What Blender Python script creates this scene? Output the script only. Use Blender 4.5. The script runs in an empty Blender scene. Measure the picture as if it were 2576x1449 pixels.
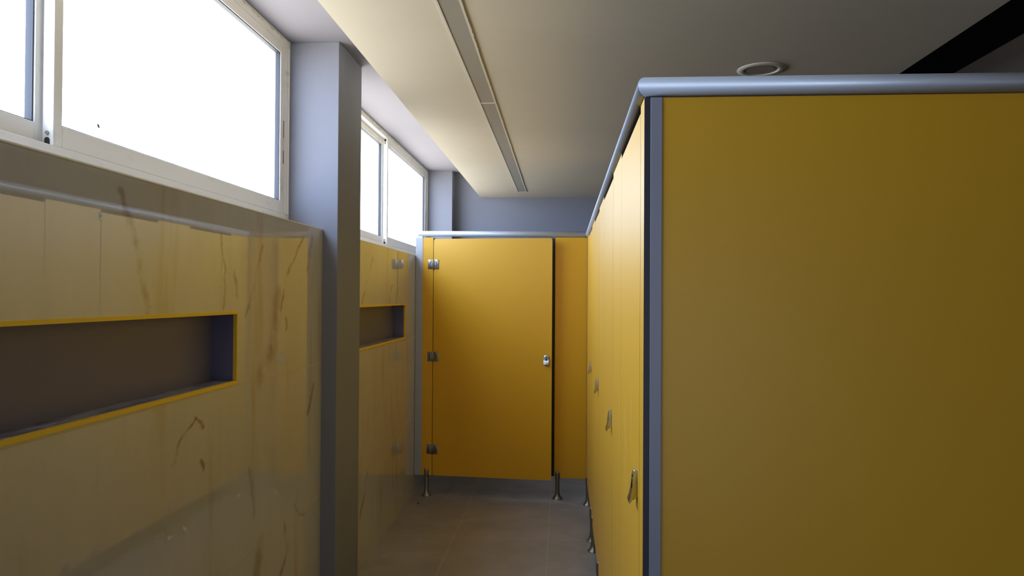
import bpy, bmesh, math, random
from mathutils import Vector, Matrix
random.seed(7)
D = bpy.data; SC = bpy.context.scene; COL = SC.collection

# ---------------------------------------------------------------- camera
F_PX = 1860.0; EYE = 1.53
dY = Vector((1415-1288, -(746-724.5), -F_PX)).normalized()      # the corridor direction seen by the camera
dZ = Vector((.006, 1, 0)); dZ.z = -(dZ.x*dY.x+dZ.y*dY.y)/dY.z; dZ.normalize()
dX = dY.cross(dZ)
cam = D.objects.new('camera', D.cameras.new('camera')); COL.objects.link(cam)
cam.matrix_world = Matrix.Translation((0, 0, EYE)) @ Matrix((dX, dY, dZ)).to_4x4()
cam.data.sensor_width = 36; cam.data.lens = F_PX/2576*36; cam.data.clip_start = .02
SC.camera = cam

# ---------------------------------------------------------------- daylight and exposure
W = D.worlds.new('overcast_sky'); SC.world = W; W.use_nodes = True
nt = W.node_tree; bg = nt.nodes['Background']
geo = nt.nodes.new('ShaderNodeTexCoord'); sep = nt.nodes.new('ShaderNodeSeparateXYZ')
rmp = nt.nodes.new('ShaderNodeValToRGB'); rmp.color_ramp.interpolation = 'EASE'
mr = nt.nodes.new('ShaderNodeMapRange'); mr.inputs[1].default_value = -1; mr.inputs[2].default_value = 1
e = rmp.color_ramp.elements
e[0].position = .38; e[0].color = (.92, .87, .82, 1)             # pale ground far below the window
e[1].position = .52; e[1].color = (.70, .84, 1.12, 1)            # bright hazy sky
nt.links.new(geo.outputs['Generated'], sep.inputs[0]); nt.links.new(sep.outputs[2], mr.inputs[0])
nt.links.new(mr.outputs[0], rmp.inputs[0]); nt.links.new(rmp.outputs[0], bg.inputs[0])
bg.inputs[1].default_value = 11.6
vs = SC.view_settings; vs.view_transform = 'Standard'; vs.look = 'None'; vs.gamma = 1; vs.use_curve_mapping = False
vs.exposure = 0.0

def portal(y0, y1):                                              # guides sampling of the sky through a window
    l = D.lights.new('window_daylight', 'AREA'); l.shape = 'RECTANGLE'; l.size = .80; l.size_y = y1-y0; l.cycles.is_portal = True
    o = D.objects.new('window_daylight', l); COL.objects.link(o)
    o.location = (-1.40, (y0+y1)/2, 2.30); o.rotation_euler = (0, -math.pi/2, 0)
for y0, y1 in ((.208, 3.408), (3.80, 7.0)): portal(y0, y1)
l = D.lights.new('fill_opening_light', 'AREA'); l.shape = 'RECTANGLE'; l.size = .42; l.size_y = 2.1; l.cycles.is_portal = True  # portal for the opening added behind the camera as fill light
o = D.objects.new('fill_opening_light', l); COL.objects.link(o); o.location = (.975, -3.75, 1.05); o.rotation_euler = (math.pi/2, 0, 0)

# ---------------------------------------------------------------- material helpers
class NT:
    def __init__(s, name, rough=.5, col=(.5, .5, .5), metal=0, ior=1.5, spec=.5):
        s.m = D.materials.new(name); s.m.use_nodes = True; s.t = s.m.node_tree
        s.b = s.t.nodes['Principled BSDF']
        s.b.inputs['Roughness'].default_value = rough; s.b.inputs['Base Color'].default_value = (*col, 1)
        s.b.inputs['Metallic'].default_value = metal; s.b.inputs['IOR'].default_value = ior
        s.b.inputs['Specular IOR Level'].default_value = spec
    def n(s, kind, **kw):
        o = s.t.nodes.new('ShaderNode'+kind)
        for k, v in kw.items(): setattr(o, k, v)
        return o
    def put(s, sock, v):
        if v is None: return
        if hasattr(v, 'is_linked') or isinstance(v, bpy.types.NodeSocket): s.t.links.new(v, sock)
        else: sock.default_value = v
    def math(s, op, a, b=None, c=None, clamp=False):
        o = s.n('Math', operation=op, use_clamp=clamp)
        for i, v in enumerate((a, b, c)): s.put(o.inputs[i], v)
        return o.outputs[0]
    def vec(s, op, a, b=None, out=0):
        o = s.n('VectorMath', operation=op)
        s.put(o.inputs[0], a)
        if op == 'SCALE': s.put(o.inputs[3], b)
        else: s.put(o.inputs[1], b)
        return o.outputs[out]
    def mapr(s, v, a, b, c=0., d=1., smooth=False):
        o = s.n('MapRange', interpolation_type='SMOOTHSTEP' if smooth else 'LINEAR')
        for i, x in enumerate((v, a, b, c, d)): s.put(o.inputs[i], x)
        return o.outputs[0]
    def mix(s, f, a, b, blend='MIX'):
        o = s.n('Mix', data_type='RGBA', blend_type=blend)
        s.put(o.inputs[0], f)
        s.put(o.inputs[6], (*a, 1) if isinstance(a, tuple) else a); s.put(o.inputs[7], (*b, 1) if isinstance(b, tuple) else b)
        return o.outputs[2]
    def pos(s, scale=(1, 1, 1)):
        g = s.n('NewGeometry').outputs['Position']
        return g if scale == (1, 1, 1) else s.vec('MULTIPLY', g, scale)
    def noise(s, p, scale, detail=4, rough=.5, out=0):
        o = s.n('TexNoise'); s.put(o.inputs['Vector'], p); o.inputs['Scale'].default_value = scale
        o.inputs['Detail'].default_value = detail; o.inputs['Roughness'].default_value = rough
        return o.outputs[out]
    def bump(s, h, strength=.1, dist=.002):
        o = s.n('Bump'); o.inputs['Strength'].default_value = strength; o.inputs['Distance'].default_value = dist
        s.put(o.inputs['Height'], h); s.t.links.new(o.outputs[0], s.b.inputs['Normal'])
    def col(s, c): s.put(s.b.inputs['Base Color'], c)
    def rgh(s, c): s.put(s.b.inputs['Roughness'], c)

def paint(name, c, rough=.75, b=.12):
    k = NT(name, rough, c, spec=.3); p = k.pos()
    k.col(k.mix(k.mapr(k.noise(p, 1.3, 5), .3, .7), tuple(x*.96 for x in c), tuple(x*1.03 for x in c)))
    k.bump(k.noise(p, 260, 3), b, .001); return k.m
M = {}
M['paint'] = paint('lavender_grey_wall_paint', (.172, .18, .218))
M['ceil'] = paint('warm_white_ceiling_paint', (.59, .55, .45), .7, .06)
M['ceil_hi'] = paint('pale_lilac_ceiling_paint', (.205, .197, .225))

def laminate(name, c, rough, streak=0.):
    k = NT(name, rough, c, spec=.7 if streak else .55); p = k.pos()
    base = k.mix(k.mapr(k.noise(p, .9, 3), .3, .7), tuple(x*.97 for x in c), tuple(x*1.02 for x in c))
    if streak:
        st = k.noise(k.pos((14, 14, .35)), 3.0, 5, .65)
        f = k.mapr(st, .60, .78, 0, streak, True)
        pat = k.mapr(k.noise(p, 2.1, 3), .42, .62)
        f = k.math('MULTIPLY', f, pat)
        base = k.mix(f, base, (.62, .55, .40)); k.rgh(k.math('ADD', rough, f))
    k.b.inputs['Sheen Weight'].default_value = .04 if streak else .03; k.b.inputs['Sheen Roughness'].default_value = .5
    k.col(base)
    k.bump(k.noise(p, 420, 2), .10, .0006); return k.m
M['yellow'] = laminate('yellow_compact_laminate', (.65, .348, .007), .42)
M['yellow_row'] = laminate('dusty_yellow_compact_laminate', (.65, .348, .007), .42, .55)
M['core'] = NT('dark_laminate_core', .45, (.022, .024, .038)).m

k = NT('satin_aluminium', .52, (.37, .39, .43), metal=.4)
k.bump(k.noise(k.pos(), 500, 2), .05, .0004); M['alu'] = k.m
k = NT('grey_anodised_channel', .45, (.26, .27, .33), metal=.15); M['channel'] = k.m
k = NT('brushed_steel', .4, (.27, .255, .22), metal=1)
k.rgh(k.mapr(k.noise(k.pos(), 60, 4), .3, .7, .32, .46)); M['steel'] = k.m
M['bright_steel'] = NT('bright_steel', .25, (.50, .50, .52), metal=1).m
M['black'] = NT('black_plastic', .4, (.008, .008, .010)).m
M['groove'] = NT('shadowed_groove_paint', .6, (.03, .03, .045)).m
M['green'] = NT('green_indicator_plastic', .35, (.0, .16, .04)).m
k = NT('white_window_aluminium', .42, (.66, .65, .62))
n_ = k.noise(k.pos((1, 1, 1)), 9, 6, .65); k.col(k.mix(k.mapr(n_, .56, .72, 0, .5, True), (.68, .67, .64), (.42, .34, .24)))
M['frame'] = k.m
M['gasket'] = NT('black_rubber_gasket', .6, (.02, .025, .04)).m
k = NT('rough_filler', .9, (.55, .52, .48)); k.bump(k.noise(k.pos(), 90, 5), .6, .004); M['caulk'] = k.m
M['sill'] = NT('pale_sill_edge', .3, (.72, .70, .68)).m
M['trim'] = NT('yellow_metal_tile_trim', .38, (.66, .45, .035), spec=.5).m
M['label'] = NT('pale_blue_label', .3, (.62, .70, .78)).m
M['label_ink'] = NT('grey_label_print', .5, (.20, .21, .24)).m
M['pebble'] = NT('dark_crumb', .8, (.02, .017, .014)).m
M['insect'] = NT('dark_speck', .8, (.05, .04, .07)).m
M['lens'] = NT('unlit_frosted_diffuser', .45, (.30, .29, .25), spec=.4).m
M['lens_round'] = NT('unlit_frosted_lens', .4, (.30, .27, .24), spec=.4).m
M['light_rim'] = NT('light_fixture_rim', .35, (.62, .60, .54)).m
M['recess_shade'] = NT('painted_recess_shade', .9, (.006, .007, .008), spec=.1).m  # near-black colour that paints the deep shade in the ceiling recess

# glass
g = D.materials.new('window_glass'); g.use_nodes = True; t = g.node_tree; t.nodes.clear()
o_ = t.nodes.new('ShaderNodeOutputMaterial'); mx = t.nodes.new('ShaderNodeMixShader'); tr = t.nodes.new('ShaderNodeBsdfTransparent')
gl = t.nodes.new('ShaderNodeBsdfGlossy'); fr = t.nodes.new('ShaderNodeMapRange'); lw = t.nodes.new('ShaderNodeLayerWeight'); gl.inputs['Roughness'].default_value = .02
tr.inputs[0].default_value = (.97, .985, .98, 1); t.links.new(lw.outputs[1], fr.inputs[0]); fr.inputs[1].default_value = .6; fr.inputs[2].default_value = 1; fr.inputs[3].default_value = .03; fr.inputs[4].default_value = .35
t.links.new(fr.outputs[0], mx.inputs[0]); t.links.new(tr.outputs[0], mx.inputs[1]); t.links.new(gl.outputs[0], mx.inputs[2]); t.links.new(mx.outputs[0], o_.inputs[0])
M['glass'] = g

# marble-look wall tile with brown veins and joints
k = NT('cream_marble_tile', .03, ior=1.8, spec=.65)
P = k.pos(); sp = k.n('SeparateXYZ'); k.put(sp.inputs[0], P)
cream = k.mix(k.mapr(k.noise(k.pos((1, 1.6, .45)), 1.7, 5, .6), .35, .68), (.42, .425, .42), (.385, .37, .335))
cream = k.mix(k.mapr(k.noise(k.pos((1, 5, .7)), 1.6, 4), .55, .72, 0, .6, True), cream, (.34, .27, .17))
wob = k.noise(P, 14, 4, .6, out=1)
pw = k.vec('ADD', k.vec('MULTIPLY', P, (0, 1, 1)), k.vec('SCALE', k.vec('SUBTRACT', wob, (.5, .5, .5)), .055))
pw = k.vec('MULTIPLY', pw, (0, 1, 1))
patch = k.mapr(k.noise(P, 7, 4, .6), .36, .56, .12, 1, True)
def vein(pts, w, s):
    global cream
    for a, b in zip(pts[:-1], pts[1:]):
        A = (0, *a); AB = (0, b[0]-a[0], b[1]-a[1]); L2 = AB[1]**2+AB[2]**2
        ap = k.vec('SUBTRACT', pw, A)
        tt = k.math('DIVIDE', k.vec('DOT_PRODUCT', ap, AB, out=1), L2, clamp=True)
        d = k.vec('LENGTH', k.vec('SUBTRACT', ap, k.vec('SCALE', AB, tt)), out=1)
        f = k.math('MULTIPLY', k.mapr(d, 0., w, s, 0, True), patch)
        cream = k.mix(f, cream, (.13, .07, .03))
V = [([(1.813, 1.791), (1.89, 1.667), (1.945, 1.484)], .022, .55), ([(3.145, 1.776), (2.963, 1.615), (2.898, 1.469)], .013, .95),
     ([(2.871, 1.533), (2.835, 1.345), (2.704, 1.227)], .055, .5), ([(2.476, 1.6), (2.503, 1.518)], .016, .7), ([(2.958, 1.435), (2.968, 1.386)], .016, .8),
     ([(2.37, 1.728), (2.401, 1.611), (2.398, 1.478)], .012, .6), ([(2.087, 1.032), (2.128, 1.094), (2.21, 1.145), (2.266, 1.119)], .011, .9),
     ([(2.251, 1.008), (2.272, .984)], .014, .9), ([(2.958, .592), (2.991, .484), (2.92, .398)], .02, .8), ([(2.719, .591), (2.64, .40)], .05, .6),
     ([(3.262, 1.785), (3.203, 1.639)], .02, .6), ([(4.326, 1.75), (4.239, 1.641)], .016, .9), ([(4.197, 1.594), (4.099, 1.481)], .018, .9),
     ([(4.835, 1.592), (4.77, 1.487)], .016, .9), ([(4.257, .494), (4.095, .266)], .016, .7), ([(2.711, 1.712), (2.642, 1.561), (2.576, 1.461)], .016, .6),
     ([(3.069, .642), (3.117, .594), (3.191, .569)], .01, .6), ([(2.62, .9), (2.66, .72)], .02, .35), ([(5.0, 1.65), (4.95, 1.4), (4.98, 1.1)], .03, .35),
     ([(3.3, 1.13), (3.22, 1.0)], .014, .7)]
for v in V: vein(v[0], v[1]*1.15, v[2]*.85)
yy = k.math('ABSOLUTE', k.math('SUBTRACT', k.math('FRACT', k.math('DIVIDE', k.math('ADD', sp.outputs[1], -2.379+12), 1.2)), .0))
yy = k.math('MULTIPLY', k.math('MINIMUM', yy, k.math('SUBTRACT', 1, yy)), 1.2)
zz = k.math('FRACT', k.math('DIVIDE', k.math('ADD', sp.outputs[2], .0265), .6205))
zz = k.math('MULTIPLY', k.math('MINIMUM', zz, k.math('SUBTRACT', 1, zz)), .6205)
zz = k.math('MAXIMUM', zz, k.math('SUBTRACT', sp.outputs[2], 1.80))
jz = k.mapr(zz, .0010, .0018, 1, 0); jy = k.mapr(yy, .0007, .0014, 1, 0)
cream = k.mix(jy, cream, (.20, .17, .12)); cream = k.mix(jz, cream, (.40, .32, .15))
k.col(cream)
k.rgh(k.math('MAXIMUM', k.math('MULTIPLY', k.math('MAXIMUM', jz, jy), .6), k.mapr(k.noise(P, 1.2, 6, .7), .55, .78, .012, .06, True)))
M['tile'] = k.m

# grey tile lining the niches, with pale dust
k = NT('grey_niche_tile', .45, ior=1.5); P = k.pos()
dust = k.mapr(k.noise(k.pos((3, 1.2, 4)), 4, 6, .65), .42, .62, 0, .7, True)
nz = k.n('SeparateXYZ'); gn = k.n('NewGeometry'); k.put(nz.inputs[0], gn.outputs['Normal'])
up = k.mapr(nz.outputs[2], .5, .9)
k.col(k.mix(k.math('MULTIPLY', dust, up), (.105, .105, .20), (.34, .335, .35))); M['niche'] = k.m

# floor tile
k = NT('grey_brown_floor_tile', .42, ior=1.5); P = k.pos(); sp = k.n('SeparateXYZ'); k.put(sp.inputs[0], P)
c = k.mix(k.mapr(k.noise(P, 2.6, 7, .62), .3, .7), (.225, .205, .185), (.315, .285, .255))
c = k.mix(k.mapr(k.noise(k.pos((1, 1.8, 1)), 5.5, 6, .7), .60, .72, 0, .5, True), c, (.42, .39, .345))
def joint(v, off, size, w):
    q = k.math('FRACT', k.math('DIVIDE', k.math('ADD', v, off+12*size), size))
    return k.mapr(k.math('MULTIPLY', k.math('MINIMUM', q, k.math('SUBTRACT', 1, q)), size), w*.5, w, 1, 0)
jj = k.math('MAXIMUM', joint(sp.outputs[0], .082, .6, .0022), joint(sp.outputs[1], -4.68, 1.2, .0022))
c = k.mix(jj, c, (.41, .37, .31)); k.col(c); k.rgh(k.mapr(k.noise(P, 4, 5), .3, .7, .34, .52))
k.bump(k.noise(P, 30, 6), .12, .002); M['floor'] = k.m

# ---------------------------------------------------------------- mesh helpers
class MB:
    def __init__(s): s.bm = bmesh.new(); s.mats = []
    def _mi(s, m):
        if m not in s.mats: s.mats.append(m)
        return s.mats.index(m)
    def _tag(s, old, m):
        i = s._mi(m)
        for f in s.bm.faces:
            if f not in old: f.material_index = i
    def box(s, a, b, m, bevel=0, seg=2):
        old = set(s.bm.faces)
        r = bmesh.ops.create_cube(s.bm, size=1)
        for v in r['verts']:
            v.co = Vector([(a[i]+b[i])/2+v.co[i]*(b[i]-a[i]) for i in range(3)])
        if bevel:
            ed = list({e for v in r['verts'] for e in v.link_edges})
            bmesh.ops.bevel(s.bm, geom=ed, offset=bevel, segments=seg, affect='EDGES', profile=.5)
        s._tag(old, m); return s
    def lathe(s, prof, m, center=(0, 0, 0), n=32, axis='Z', smooth=True, cap=True):
        old = set(s.bm.faces); rings = []
        for r, z in prof:
            ring = []
            for i in range(n):
                a = 2*math.pi*i/n; p = Vector((r*math.cos(a), r*math.sin(a), z))
                if axis == 'X': p = Vector((p.z, p.x, p.y))
                if axis == 'Y': p = Vector((p.y, p.z, p.x))
                ring.append(s.bm.verts.new(p+Vector(center)))
            rings.append(ring)
        for a, b in zip(rings[:-1], rings[1:]):
            for i in range(n):
                f = s.bm.faces.new((a[i], a[(i+1) % n], b[(i+1) % n], b[i])); f.smooth = smooth
        if cap:
            s.bm.faces.new(list(reversed(rings[0]))); s.bm.faces.new(rings[-1])
        s._tag(old, m); return s
    def prism(s, pts, axis, a, b, m, bevel=0):
        """polygon pts (2D) extruded along axis from a to b"""
        old = set(s.bm.faces)
        def P3(p, t):
            return {'X': (t, p[0], p[1]), 'Y': (p[0], t, p[1]), 'Z': (p[0], p[1], t)}[axis]
        va = [s.bm.verts.new(P3(p, a)) for p in pts]; vb = [s.bm.verts.new(P3(p, b)) for p in pts]
        n = len(pts); fs = [s.bm.faces.new(va), s.bm.faces.new(list(reversed(vb)))]
        for i in range(n): fs.append(s.bm.faces.new((va[i], vb[i], vb[(i+1) % n], va[(i+1) % n])))
        if bevel: bmesh.ops.bevel(s.bm, geom=list({e for f in fs for e in f.edges}), offset=bevel, segments=2, affect='EDGES', profile=.5)
        s._tag(old, m); return s
    def build(s, name, parent=None, loc=None, rot=None, smooth=None, **props):
        bmesh.ops.recalc_face_normals(s.bm, faces=s.bm.faces)
        me = D.meshes.new(name); s.bm.to_mesh(me); s.bm.free()
        for m in s.mats: me.materials.append(M[m])
        if smooth: me.shade_smooth(); me.set_sharp_from_angle(angle=math.radians(smooth))
        o = D.objects.new(name, me); COL.objects.link(o)
        if parent: o.parent = parent
        if loc: o.location = loc
        if rot: o.rotation_euler = rot
        for q, v in props.items(): o[q] = v
        return o
def empty(name, loc=(0, 0, 0), rz=0, **props):
    o = D.objects.new(name, None); COL.objects.link(o); o.empty_display_size = .1
    o.location = loc; o.rotation_euler = (0, 0, rz)
    for q, v in props.items(): o[q] = v
    return o
ST = dict(kind='structure')

# ---------------------------------------------------------------- setting
XT = -1.128      # face of the tiled wall
XW = -1.300      # inner face of the windows
ZS = 1.840       # top of the tiled wall
ZH = 2.725       # high ceiling
ZD = 2.490       # dropped ceiling
YB, YF, XR = -3.60, 7.155, 3.0
NICHE = [(-2.70, -1.09), (.90, 2.505), (4.02, 5.270)]
NZ0, NZ1 = 1.220, 1.474

MB().box((-1.6, YB, -.1), (XR+.1, YF+.1, 0), 'floor').build('floor', **ST)
w = MB(); cuts = [YB] + [v for n_ in NICHE for v in n_] + [YF]
w.box((-1.45, YB, 0), (XT, YF, NZ0), 'tile').box((-1.45, YB, NZ1), (XT, YF, ZS-.004), 'tile')
w.box((-1.45, YB, NZ0), (-1.222, YF, NZ1), 'tile')
for a, b in zip(cuts[0::2], cuts[1::2]): w.box((-1.222, a, NZ0), (XT, b, NZ1), 'tile')
wl = w.build('wall_left', **ST)
for a, b in NICHE:
    n = MB(); q = .003
    n.box((-1.2218, a, NZ0), (-1.2218+q, b, NZ1), 'niche').box((-1.2188, a, NZ0), (XT-.001, b, NZ0+.009), 'niche')
    n.box((-1.2188, a, NZ1-.009), (XT-.001, b, NZ1), 'niche').box((-1.2188, a, NZ0+.009), (XT-.001, a+.008, NZ1-.009), 'niche').box((-1.2188, b-.008, NZ0+.009), (XT-.001, b, NZ1-.009), 'niche')
    n.build('niche', wl)
    tmb = MB(); e_ = .0022; th = .012
    tmb.box((XT-.012, a, NZ1-th), (XT+e_, b, NZ1), 'trim', .0008).box((XT-.012, a, NZ0), (XT+e_, b, NZ0+th), 'trim', .0008)
    tmb.box((XT-.012, b-th*.75, NZ0+th), (XT+e_, b, NZ1-th), 'trim', .0006).box((XT-.012, a, NZ0+th), (XT+e_, a+th*.75, NZ1-th), 'trim', .0006)
    tmb.build('niche_edging', wl, label='thin yellow metal edging around the niche')
def ledge(y0, y1): MB().box((-1.305, y0, ZS-.004), (XT+.001, y1, ZS), 'sill').build('window_sill', wl)
PIL = [(-.184, .208), (3.408, 3.800), (7.0, YF)]
for a, b in ((.208, 3.408), (3.80, 7.0)): ledge(a, b)
for a, b in PIL:
    MB().box((-1.386, a, 0), (-1.056, b, ZH), 'paint', .002).build('wall_left', **ST)
MB().box((-1.45, YB, ZS-.004), (-1.13, -.184, ZH), 'paint').build('wall_left', **ST)
MB().box((-1.386, YF, 0), (XR+.1, YF+.1, ZH+.1), 'paint').build('wall_back', **ST)
MB().box((-1.6, YB-.1, 0), (.80, YB, ZH+.1), 'paint').box((1.15, YB-.1, 0), (XR+.1, YB, ZH+.1), 'paint').box((.80, YB-.1, 2.05), (1.15, YB, ZH+.1), 'paint').build('wall_front', **ST)
MB().box((.75, YB-.12, 0), (.81, YB+.02, 2.06), 'frame').box((1.14, YB-.12, 0), (1.20, YB+.02, 2.06), 'frame').box((.75, YB-.12, 2.04), (1.20, YB+.02, 2.10), 'frame').build('fill_opening', **ST)   # made-up opening behind the camera, lets fill light onto the right side
MB().box((XR, YB, 0), (XR+.1, YF, ZH+.1), 'paint').build('wall_right', **ST)
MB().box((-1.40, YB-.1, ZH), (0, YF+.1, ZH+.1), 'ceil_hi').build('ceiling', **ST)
MB().box((0, YB-.1, ZH), (1.43, YF+.1, ZH+.1), 'ceil').build('ceiling', **ST)
ZR2 = 2.585
MB().box((1.4301, YB-.1, ZR2), (XR+.1, YF+.1, ZR2+.1), 'ceil').build('ceiling', **ST)
MB().box((-.801, YB, ZD), (1.430, YF, ZD+.025), 'ceil').box((-.801, YB, ZD+.025), (-.776, YF, ZH), 'ceil').build('ceiling', **ST)
MB().box((1.4305, YB, ZR2-.012), (1.80, YF, ZR2), 'recess_shade').build('shade_strip', **ST)  # dark strip painted in as the shadow beside the dropped ceiling

# windows ---------------------------------------------------------------
def sash(root, y0, y1, x0, st0, st1):
    """sliding sash between y0 and y1; x0 is its room side; st0/st1 stile widths"""
    z0, z1, x1 = 1.908, 2.692, x0-.030
    s = MB(); s.box((x1, y0, z0), (x0, y0+st0, z1), 'frame', .002).box((x1, y1-st1, z0), (x0, y1, z1), 'frame', .002)
    s.box((x1, y0+st0, z0), (x0, y1-st1, 1.965), 'frame', .002).box((x1, y0+st0, 2.648), (x0, y1-st1, z1), 'frame', .002)
    o = s.build('sash', root)
    gsk = MB(); xm = (x0+x1)/2
    for a, b in (((y0+st0, 1.965), (y0+st0+.004, 2.648)), ((y1-st1-.004, 1.965), (y1-st1, 2.648)), ((y0+st0, 1.965), (y1-st1, 1.968)), ((y0+st0, 2.644), (y1-st1, 2.648))):
        gsk.box((xm-.010, a[0], a[1]), (xm+.010, b[0], b[1]), 'gasket')
    gsk.build('gasket', o)
    MB().box((xm-.002, y0+st0, 1.965), (xm+.002, y1-st1, 2.648), 'glass').build('glass_pane', o)
    return o
for wi, (a, b) in enumerate(((.208, 3.408), (3.80, 7.0))):
    r = empty('window_%d' % (wi+1), (0, 0, 0), kind='structure')
    f = MB(); x0, x1 = XW+.004, XW-.085
    f.box((x1, a, ZS), (x0, b, 1.908), 'frame', .002).box((x1, a, 2.690), (x0, b, 2.722), 'frame', .002)
    f.box((x1, a, 1.908), (x0, a+.034, 2.690), 'frame', .002).box((x1, b-.034, 1.908), (x0, b, 2.690), 'frame', .002)
    f.box((x0, b-.012, 1.908), (x0+.006, b-.007, 2.690), 'frame').box((x0, a+.007, 1.908), (x0+.006, a+.012, 2.690), 'frame')
    f.build('window_frame', r)
    mid = (a+b)/2-.008
    inner = sash(r, mid, b-.030, XW, .034, .062)
    outer = sash(r, a+.030, mid+.036, XW-.036, .062, .055)
    # roller holes and screws at the stile end of the inner sash
    for zc, sg in ((1.917, 1), (2.683, -1)):
        h = MB(); h.lathe([(.0065, -.0015), (.0065, .001)], 'black', (XW-.016, mid-.001, zc+sg*.006), 20, 'Y')
        h.box((XW-.0225, mid-.0022, zc-.009), (XW-.0095, mid+.001, zc+.006*(1 if sg > 0 else 1)), 'black')
        h.lathe([(.005, -.0016), (.005, .001)], 'steel', (XW-.016, mid-.0012, zc+sg*.024), 20, 'Y')
        h.build('roller', inner)
    # latch slot on the end stile
    MB().box((XW-.004, b-.058, 2.14), (XW+.0012, b-.052, 2.34), 'groove').box((XW-.002, b-.058, 2.20), (XW+.004, b-.050, 2.26), 'frame', .001).build('latch', inner)
    # rough filler around the frame
    c = MB(); rnd = random.Random(wi); bm = c.bm
    def strip(p0, p1, out, thick, nn=90):
        vs_ = []
        for i in range(nn+1):
            p = Vector(p0).lerp(Vector(p1), i/nn); j = .003+rnd.random()**2*thick
            vs_.append((bm.verts.new(p), bm.verts.new(p+Vector(out)*j), bm.verts.new(p+Vector(out)*j+Vector((.005, 0, 0))), bm.verts.new(p+Vector((.005, 0, 0)))))
        for u, v in zip(vs_[:-1], vs_[1:]):
            for q in range(4): bm.faces.new((u[q], u[(q+1) % 4], v[(q+1) % 4], v[q]))
        bm.faces.new(vs_[0][::-1]); bm.faces.new(vs_[-1])
    strip((x0, b-.0005, ZS+.001), (x0, b-.0005, 2.722), (0, -1, 0), .006)
    strip((x0, a, 2.7235), (x0, b, 2.7235), (0, 0, -1), .012, 160)
    c._mi('caulk'); c.build('filler', r)

# ---------------------------------------------------------------- ceiling lights
def linear_light(y0, y1, label):
    r = empty('linear_ceiling_light', (-.375, y0, ZD), label=label, category='ceiling light', group='recessed linear lights')
    L = y1-y0; f = MB(); hw = .042
    f.box((-hw, 0, -.004), (-hw+.007, L, 0), 'light_rim').box((hw-.007, 0, -.004), (hw, L, 0), 'light_rim')
    f.box((-hw+.007, 0, -.004), (hw-.007, .006, 0), 'light_rim').box((-hw+.007, L-.006, -.004), (hw-.007, L, 0), 'light_rim')
    f.build('frame', r)
    MB().box((-hw+.007, .006, -.0022), (hw-.007, L-.006, 0), 'lens').build('diffuser', r)
    c = MB(); rnd = random.Random(int(y0*10)); bm = c.bm; n = 120; rows = []
    for i in range(n+1):
        y = L*i/n; j = .002+rnd.random()**2*.007*(.3+.7*math.sin(i*.13)**2)
        rows.append([bm.verts.new((hw, y, 0)), bm.verts.new((hw+j, y, 0)), bm.verts.new((hw+j*.5, y, -.004)), bm.verts.new((hw, y, -.004))])
    for u, v in zip(rows[:-1], rows[1:]):
        for q in range(4): bm.faces.new((u[q], u[(q+1) % 4], v[(q+1) % 4], v[q]))
    bm.faces.new(rows[0][::-1]); bm.faces.new(rows[-1]); c._mi('caulk'); c.build('filler', r)
linear_light(.52, 3.640, 'long unlit linear light in the ceiling, the nearer of two joined end to end')
linear_light(3.640, 6.762, 'long unlit linear light in the ceiling, the farther one reaching the back wall')
r = empty('round_downlight', (.827, 3.16, ZD), label='unlit round recessed downlight in the dropped ceiling above the cubicle row', category='ceiling light')
MB().lathe([(.072, 0), (.096, 0), (.0965, -.002), (.093, -.0045), (.078, -.0065), (.0715, -.0055), (.068, -.001), (.068, 0)], 'light_rim', n=64, cap=False).build('rim', r, smooth=40)
MB().lathe([(.0695, -.0002), (.0695, -.0022), (.05, -.0030)], 'lens_round', n=64).build('lens', r)

# ---------------------------------------------------------------- cubicles
TH = .013; ZP0, ZP1 = .157, 1.9775; ZD1 = 1.962
def slab(x0, y0, z0, x1, y1, z1, m, rad=0):
    """compact laminate board: coloured faces, dark core edges. thin axis found from the size"""
    b = MB(); thin_x = abs(x1-x0) < abs(y1-y0)
    lo, hi = ((x0, x1) if thin_x else (y0, y1)); a0, a1 = ((y0, y1) if thin_x else (x0, x1))
    pts = []
    if rad:
        for cx, cz, s in ((a0+rad, z0+rad, 180), (a1-rad, z0+rad, 270), (a1-rad, z1-rad, 0), (a0+rad, z1-rad, 90)):
            for i in range(7): t_ = math.radians(s+15*i); pts.append((cx+rad*math.cos(t_), cz+rad*math.sin(t_)))
    else: pts = [(a0, z0), (a1, z0), (a1, z1), (a0, z1)]
    b.prism(pts, 'X' if thin_x else 'Y', lo, hi, 'core')
    mi = b._mi(m)
    for f in b.bm.faces:
        f.normal_update()
        if abs(f.normal.x if thin_x else f.normal.y) > .9: f.material_index = mi
    return b
def leg_mb():
    b = MB()
    b.lathe([(.0360, 0), (.0370, .003), (.0345, .007), (.027, .015), (.0215, .026), (.0178, .040), (.0162, .058), (.0162, .146)], 'steel', n=28)
    b.lathe([(.0172, .144), (.0192, .152), (.0195, .185), (.018, .198), (.0145, .207), (.007, .210)], 'steel', n=28)
    b.lathe([(.0045, 0), (.0045, .0015), (.003, .0022)], 'black', (0, -.0188, .188), 14, 'Y')
    return b
leg0 = None
def leg(parent, x, y, rz=0):
    global leg0
    if leg0 is None:
        leg0 = leg_mb().build('leg', parent, (x, y, 0), (0, 0, rz), smooth=50); return leg0
    o = leg0.copy(); COL.objects.link(o); o.parent = parent; o.location = (x, y, 0); o.rotation_euler = (0, 0, rz); return o
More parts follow.
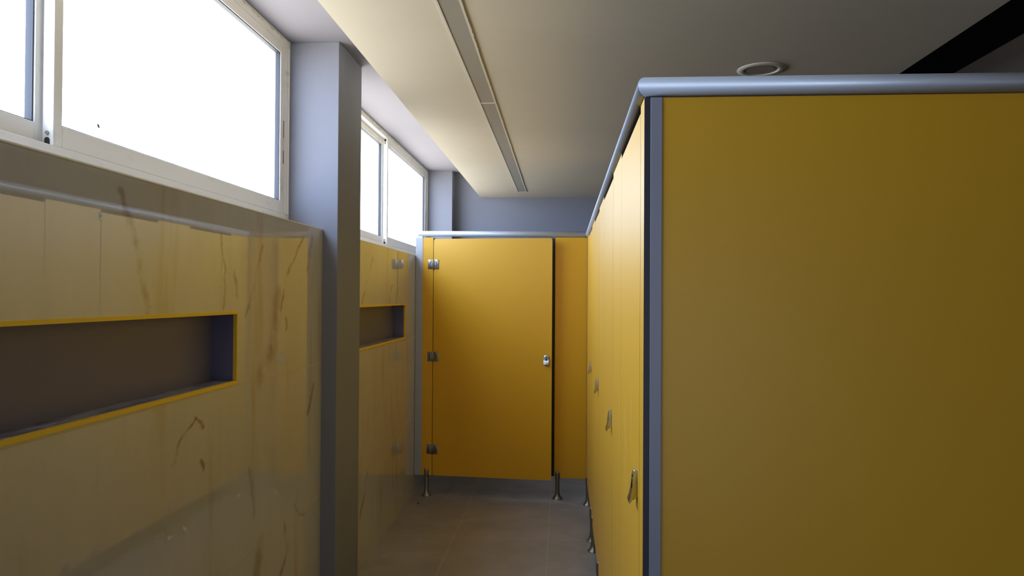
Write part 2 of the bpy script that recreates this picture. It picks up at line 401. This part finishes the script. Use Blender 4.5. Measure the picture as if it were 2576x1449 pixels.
# steel turn latch; local +x across the door, -y away from its face
def lock_mb():
    prof = [(.0, .079), (.005, .080), (.009, .077), (.0115, .064), (.0125, .045), (.0135, .036), (.0165, .022), (.0215, .008), (.0212, .003), (.0175, -.001), (.0160, .004), (.013, .012), (.007, .0155), (0, .0155)]
    wid = lambda z: .0205*math.sqrt(max(.12, 1-abs((z-.036)/.047)**3.2))
    b = MB(); old = set(b.bm.faces); A, B = [], []
    for p, z in prof:
        w_ = wid(z); A.append(b.bm.verts.new((-w_, -p, z-.04))); B.append(b.bm.verts.new((w_, -p, z-.04)))
    n = len(prof)
    fs = [b.bm.faces.new(A), b.bm.faces.new(B[::-1])]+[b.bm.faces.new((A[i], B[i], B[(i+1) % n], A[(i+1) % n])) for i in range(n)]
    bmesh.ops.bevel(b.bm, geom=list({e_ for f in fs for e_ in f.edges}), offset=.0016, segments=2, affect='EDGES', profile=.6)
    b._tag(old, 'bright_steel')
    b.lathe([(.0075, -.0142), (.0075, -.011)], 'black', (.0015, 0, .002), 24, 'Y')
    b.box((-.0065, -.0140, .0135), (.0085, -.0105, .0185), 'green', .0008)
    b.box((-.0055, -.0125, .0200), (.0075, -.0090, .0300), 'steel', .001)
    return b
lock0 = None
def lock(parent, loc, rz):
    global lock0
    if lock0 is None: lock0 = lock_mb().build('turn_lock', parent, loc, (0, 0, rz), smooth=35, label='steel turn lock'); return lock0
    o = lock0.copy(); COL.objects.link(o); o.parent = parent; o.location = loc; o.rotation_euler = (0, 0, rz); return o
def hinge_mb():
    b = MB(); h = .0365
    for s in (-1, 1):
        b.box((s*.0055 if s > 0 else -.0425, -.0045, -h), (.0425 if s > 0 else -.0055, 0, h), 'steel', .0012)
        # chevron groove
        q = lambda x, z: (s*x, z)
        pts = [q(.0155, .0255), q(.0205, .0265), q(.0320, 0), q(.0205, -.0265), q(.0155, -.0255), q(.0250, 0)]
        b.prism(pts, 'Y', -.0049, -.004, 'groove')
    b.lathe([(.0060, -h), (.0066, -h+.001), (.0066, -.0006), (.0058, 0), (.0066, .0006), (.0066, h-.001), (.0060, h)], 'steel', (0, -.0065, 0), 24)
    return b
hinge0 = None
def hinge(parent, loc):
    global hinge0
    if hinge0 is None: hinge0 = hinge_mb().build('hinge', parent, loc, smooth=35); return hinge0
    o = hinge0.copy(); COL.objects.link(o); o.parent = parent; o.location = loc; return o

X0, Y0, SL = .1812, 1.670, .0018
RZ = -math.atan(SL)
rowx = lambda y: X0+SL*(y-Y0)
Ys = [(1.670, 1.750), (2.325, 2.705), (3.330, 3.755), (4.310, 4.700), (5.305, 5.612)]
LAB = ['yellow toilet cubicle nearest the camera in the right-hand row, beside the big end panel',
       'yellow toilet cubicle second from the camera in the right-hand row',
       'yellow toilet cubicle third from the camera in the right-hand row',
       'farthest yellow toilet cubicle of the right-hand row, next to the wide end door']
XD = 1.43
for i in range(4):
    y0 = Ys[i][0]; r = empty('toilet_cubicle', (rowx(y0), y0, 0), RZ, label=LAB[i], category='toilet cubicle', group='cubicles in the right-hand row')
    g_ = .0022
    slab(0, 0, ZP0, TH, Ys[i][1]-y0-g_, ZP1, 'yellow_row').build('front_panel', r)
    d0, d1 = Ys[i][1]-y0+g_, Ys[i+1][0]-y0-g_
    d = slab(0, 0, ZP0, TH, d1-d0, ZD1, 'yellow_row', .006).build('door', r, (0, d0, 0), (0, 0, 0))
    lock(d, (0, .052, 1.075), -math.pi/2)
    if i == 3: slab(0, Ys[4][0]-y0, ZP0, TH, Ys[4][1]-y0, ZP1, 'yellow_row').build('front_panel', r)
    if i:
        ym = (Ys[i][0]+Ys[i][1])/2-y0
        slab(TH, ym-.006, ZP0, XD, ym+.007, ZP1, 'yellow').build('side_panel', r)
        for q in (.175, Ys[i][1]-y0-.03): leg(r, .008, q, -math.pi/2)
    else: leg(r, .008, .045, -math.pi/2)
    if i == 3: leg(r, .008, 5.475-y0, -math.pi/2)

# big end panel facing the camera
r = empty('partition_panel', (X0+.0135, 1.670, 0), label='large plain yellow partition panel in the right foreground with grey corner channel', category='partition panel')
slab(.024, .001, ZP0, 1.55, .014, ZP1, 'yellow').build('board', r)
MB().box((.0002, -.002, ZP0), (.0262, .018, ZP1), 'channel', .0010).build('corner_channel', r, label='grey metal corner channel')
leg(r, .25, .0075); leg(r, 1.35, .0075)

# wide cubicle closing the corridor; its front faces -y
YC = 5.620
r = empty('toilet_cubicle', (-1.030, YC, 0), label='wide yellow toilet cubicle closing the far end of the corridor, its door ajar', category='toilet cubicle')
ox = 1.030
slab(-1.1265+ox+.05, 0, ZP0, -.9915+ox, TH, ZP1, 'yellow').build('front_panel', r)
MB().box((-1.1265+ox, -.003, ZP0), (-1.0715+ox, TH+.003, ZP1), 'alu', .001).build('wall_channel', r, label='pale aluminium wall channel')
slab(-.0560+ox, 0, ZP0, rowx(YC)-.002+ox, TH, ZP1, 'yellow').build('front_panel', r)
slab(rowx(YC)+TH+ox, -.004, ZP0, XD+ox, .009, ZP1, 'yellow').build('side_panel', r)
MB().box((-.105+ox, TH+.001, ZP0+.01), (-.045+ox, TH+.022, ZP1-.005), 'gasket').build('door_stop', r)
MB().box((-1.0+ox, TH+.001, ZP0+.01), (-.978+ox, TH+.006, ZP1-.005), 'gasket').build('door_stop', r)
A = math.radians(5.2)
d = slab(0, 0, ZP0, .914, TH, 1.967, 'yellow', .016).build('door', r, (-.9875+ox, 0, 0), (0, 0, -A))
lock(d, (.873, 0, 1.055), 0)
for z in (1.771, 1.064, .356): hinge(d, (-.002, -.0006, z))
leg(r, -1.033+ox, .0065); leg(r, -.031+ox, .0065)

# head rails, mitred at the corners
RR = .0230; ZR = 2.001
def rail(pts_fn, n=28):
    b = MB(); A_, B_ = [], []
    for i in range(n):
        t_ = 2*math.pi*i/n; u, v = RR*math.cos(t_), RR*math.sin(t_)
        p, q = pts_fn(u, v); A_.append(b.bm.verts.new(p)); B_.append(b.bm.verts.new(q))
    for i in range(n):
        f = b.bm.faces.new((A_[i], A_[(i+1) % n], B_[(i+1) % n], B_[i])); f.smooth = True
    b.bm.faces.new(A_[::-1]); b.bm.faces.new(B_); b._mi('alu'); return b
cx0, cy0 = X0+.0065, 1.6770; cx1, cy1 = rowx(YC)+.0065, YC+.0065; e2 = .0012
kw = dict(category='head rail', group='round aluminium head rails')
rail(lambda u, v: ((cx0+u, cy0+u+e2, ZR+v), (cx1+u, cy1+u-e2, ZR+v))).build('head_rail', label='long round aluminium rail along the top of the right-hand row of cubicles', **kw)
rail(lambda u, v: ((cx0+u+e2*.3, cy0+u, ZR+v), (1.75, cy0+u, ZR+v-.001))).build('head_rail', label='grey round rail across the top of the big panel in the right foreground', **kw)
rail(lambda u, v: ((-1.108, cy1+u, ZR+.006+v*.9), (cx1+u-e2, cy1+u, ZR+v))).build('head_rail', label='round aluminium rail over the wide door at the far end of the corridor', **kw)
MB().box((1.63, 1.66, 0), (1.75, YF, 1.93), 'paint').build('wall_middle', **ST)

# ---------------------------------------------------------------- small things
r = MB().box((0, -.0065, -.008), (.0007, .0065, .008), 'label').box((.0007, -.004, -.005), (.0009, -.002, .005), 'label_ink').box((.0007, -.001, .001), (.0009, .004, .0025), 'label_ink').box((.0007, -.001, -.003), (.0009, .004, -.0015), 'label_ink')
r.build('sticker', loc=(XT+.0001, 1.733, 1.720), label='tiny pale sticker on the marble wall tile above the nearer niche', category='sticker')
b = MB(); bmesh.ops.create_icosphere(b.bm, subdivisions=2, radius=.007); rnd = random.Random(3)
for v in b.bm.verts: v.co *= .75+.4*rnd.random(); v.co.z *= .6
b._mi('pebble'); b.build('crumb', loc=(-1.051, 5.40, .0038), label='tiny dark crumb on the floor tiles before the far left leg', category='crumb')
b = MB(); bmesh.ops.create_icosphere(b.bm, subdivisions=2, radius=.005)
for v in b.bm.verts: v.co.x *= .3; v.co *= .8+.4*rnd.random(); v.co.z -= v.co.y*.6
b._mi('insect'); b.build('dirt_speck', loc=(XW-.0112, 2.0, 2.004), label='small dark speck of dirt stuck on the big near window pane', category='speck')
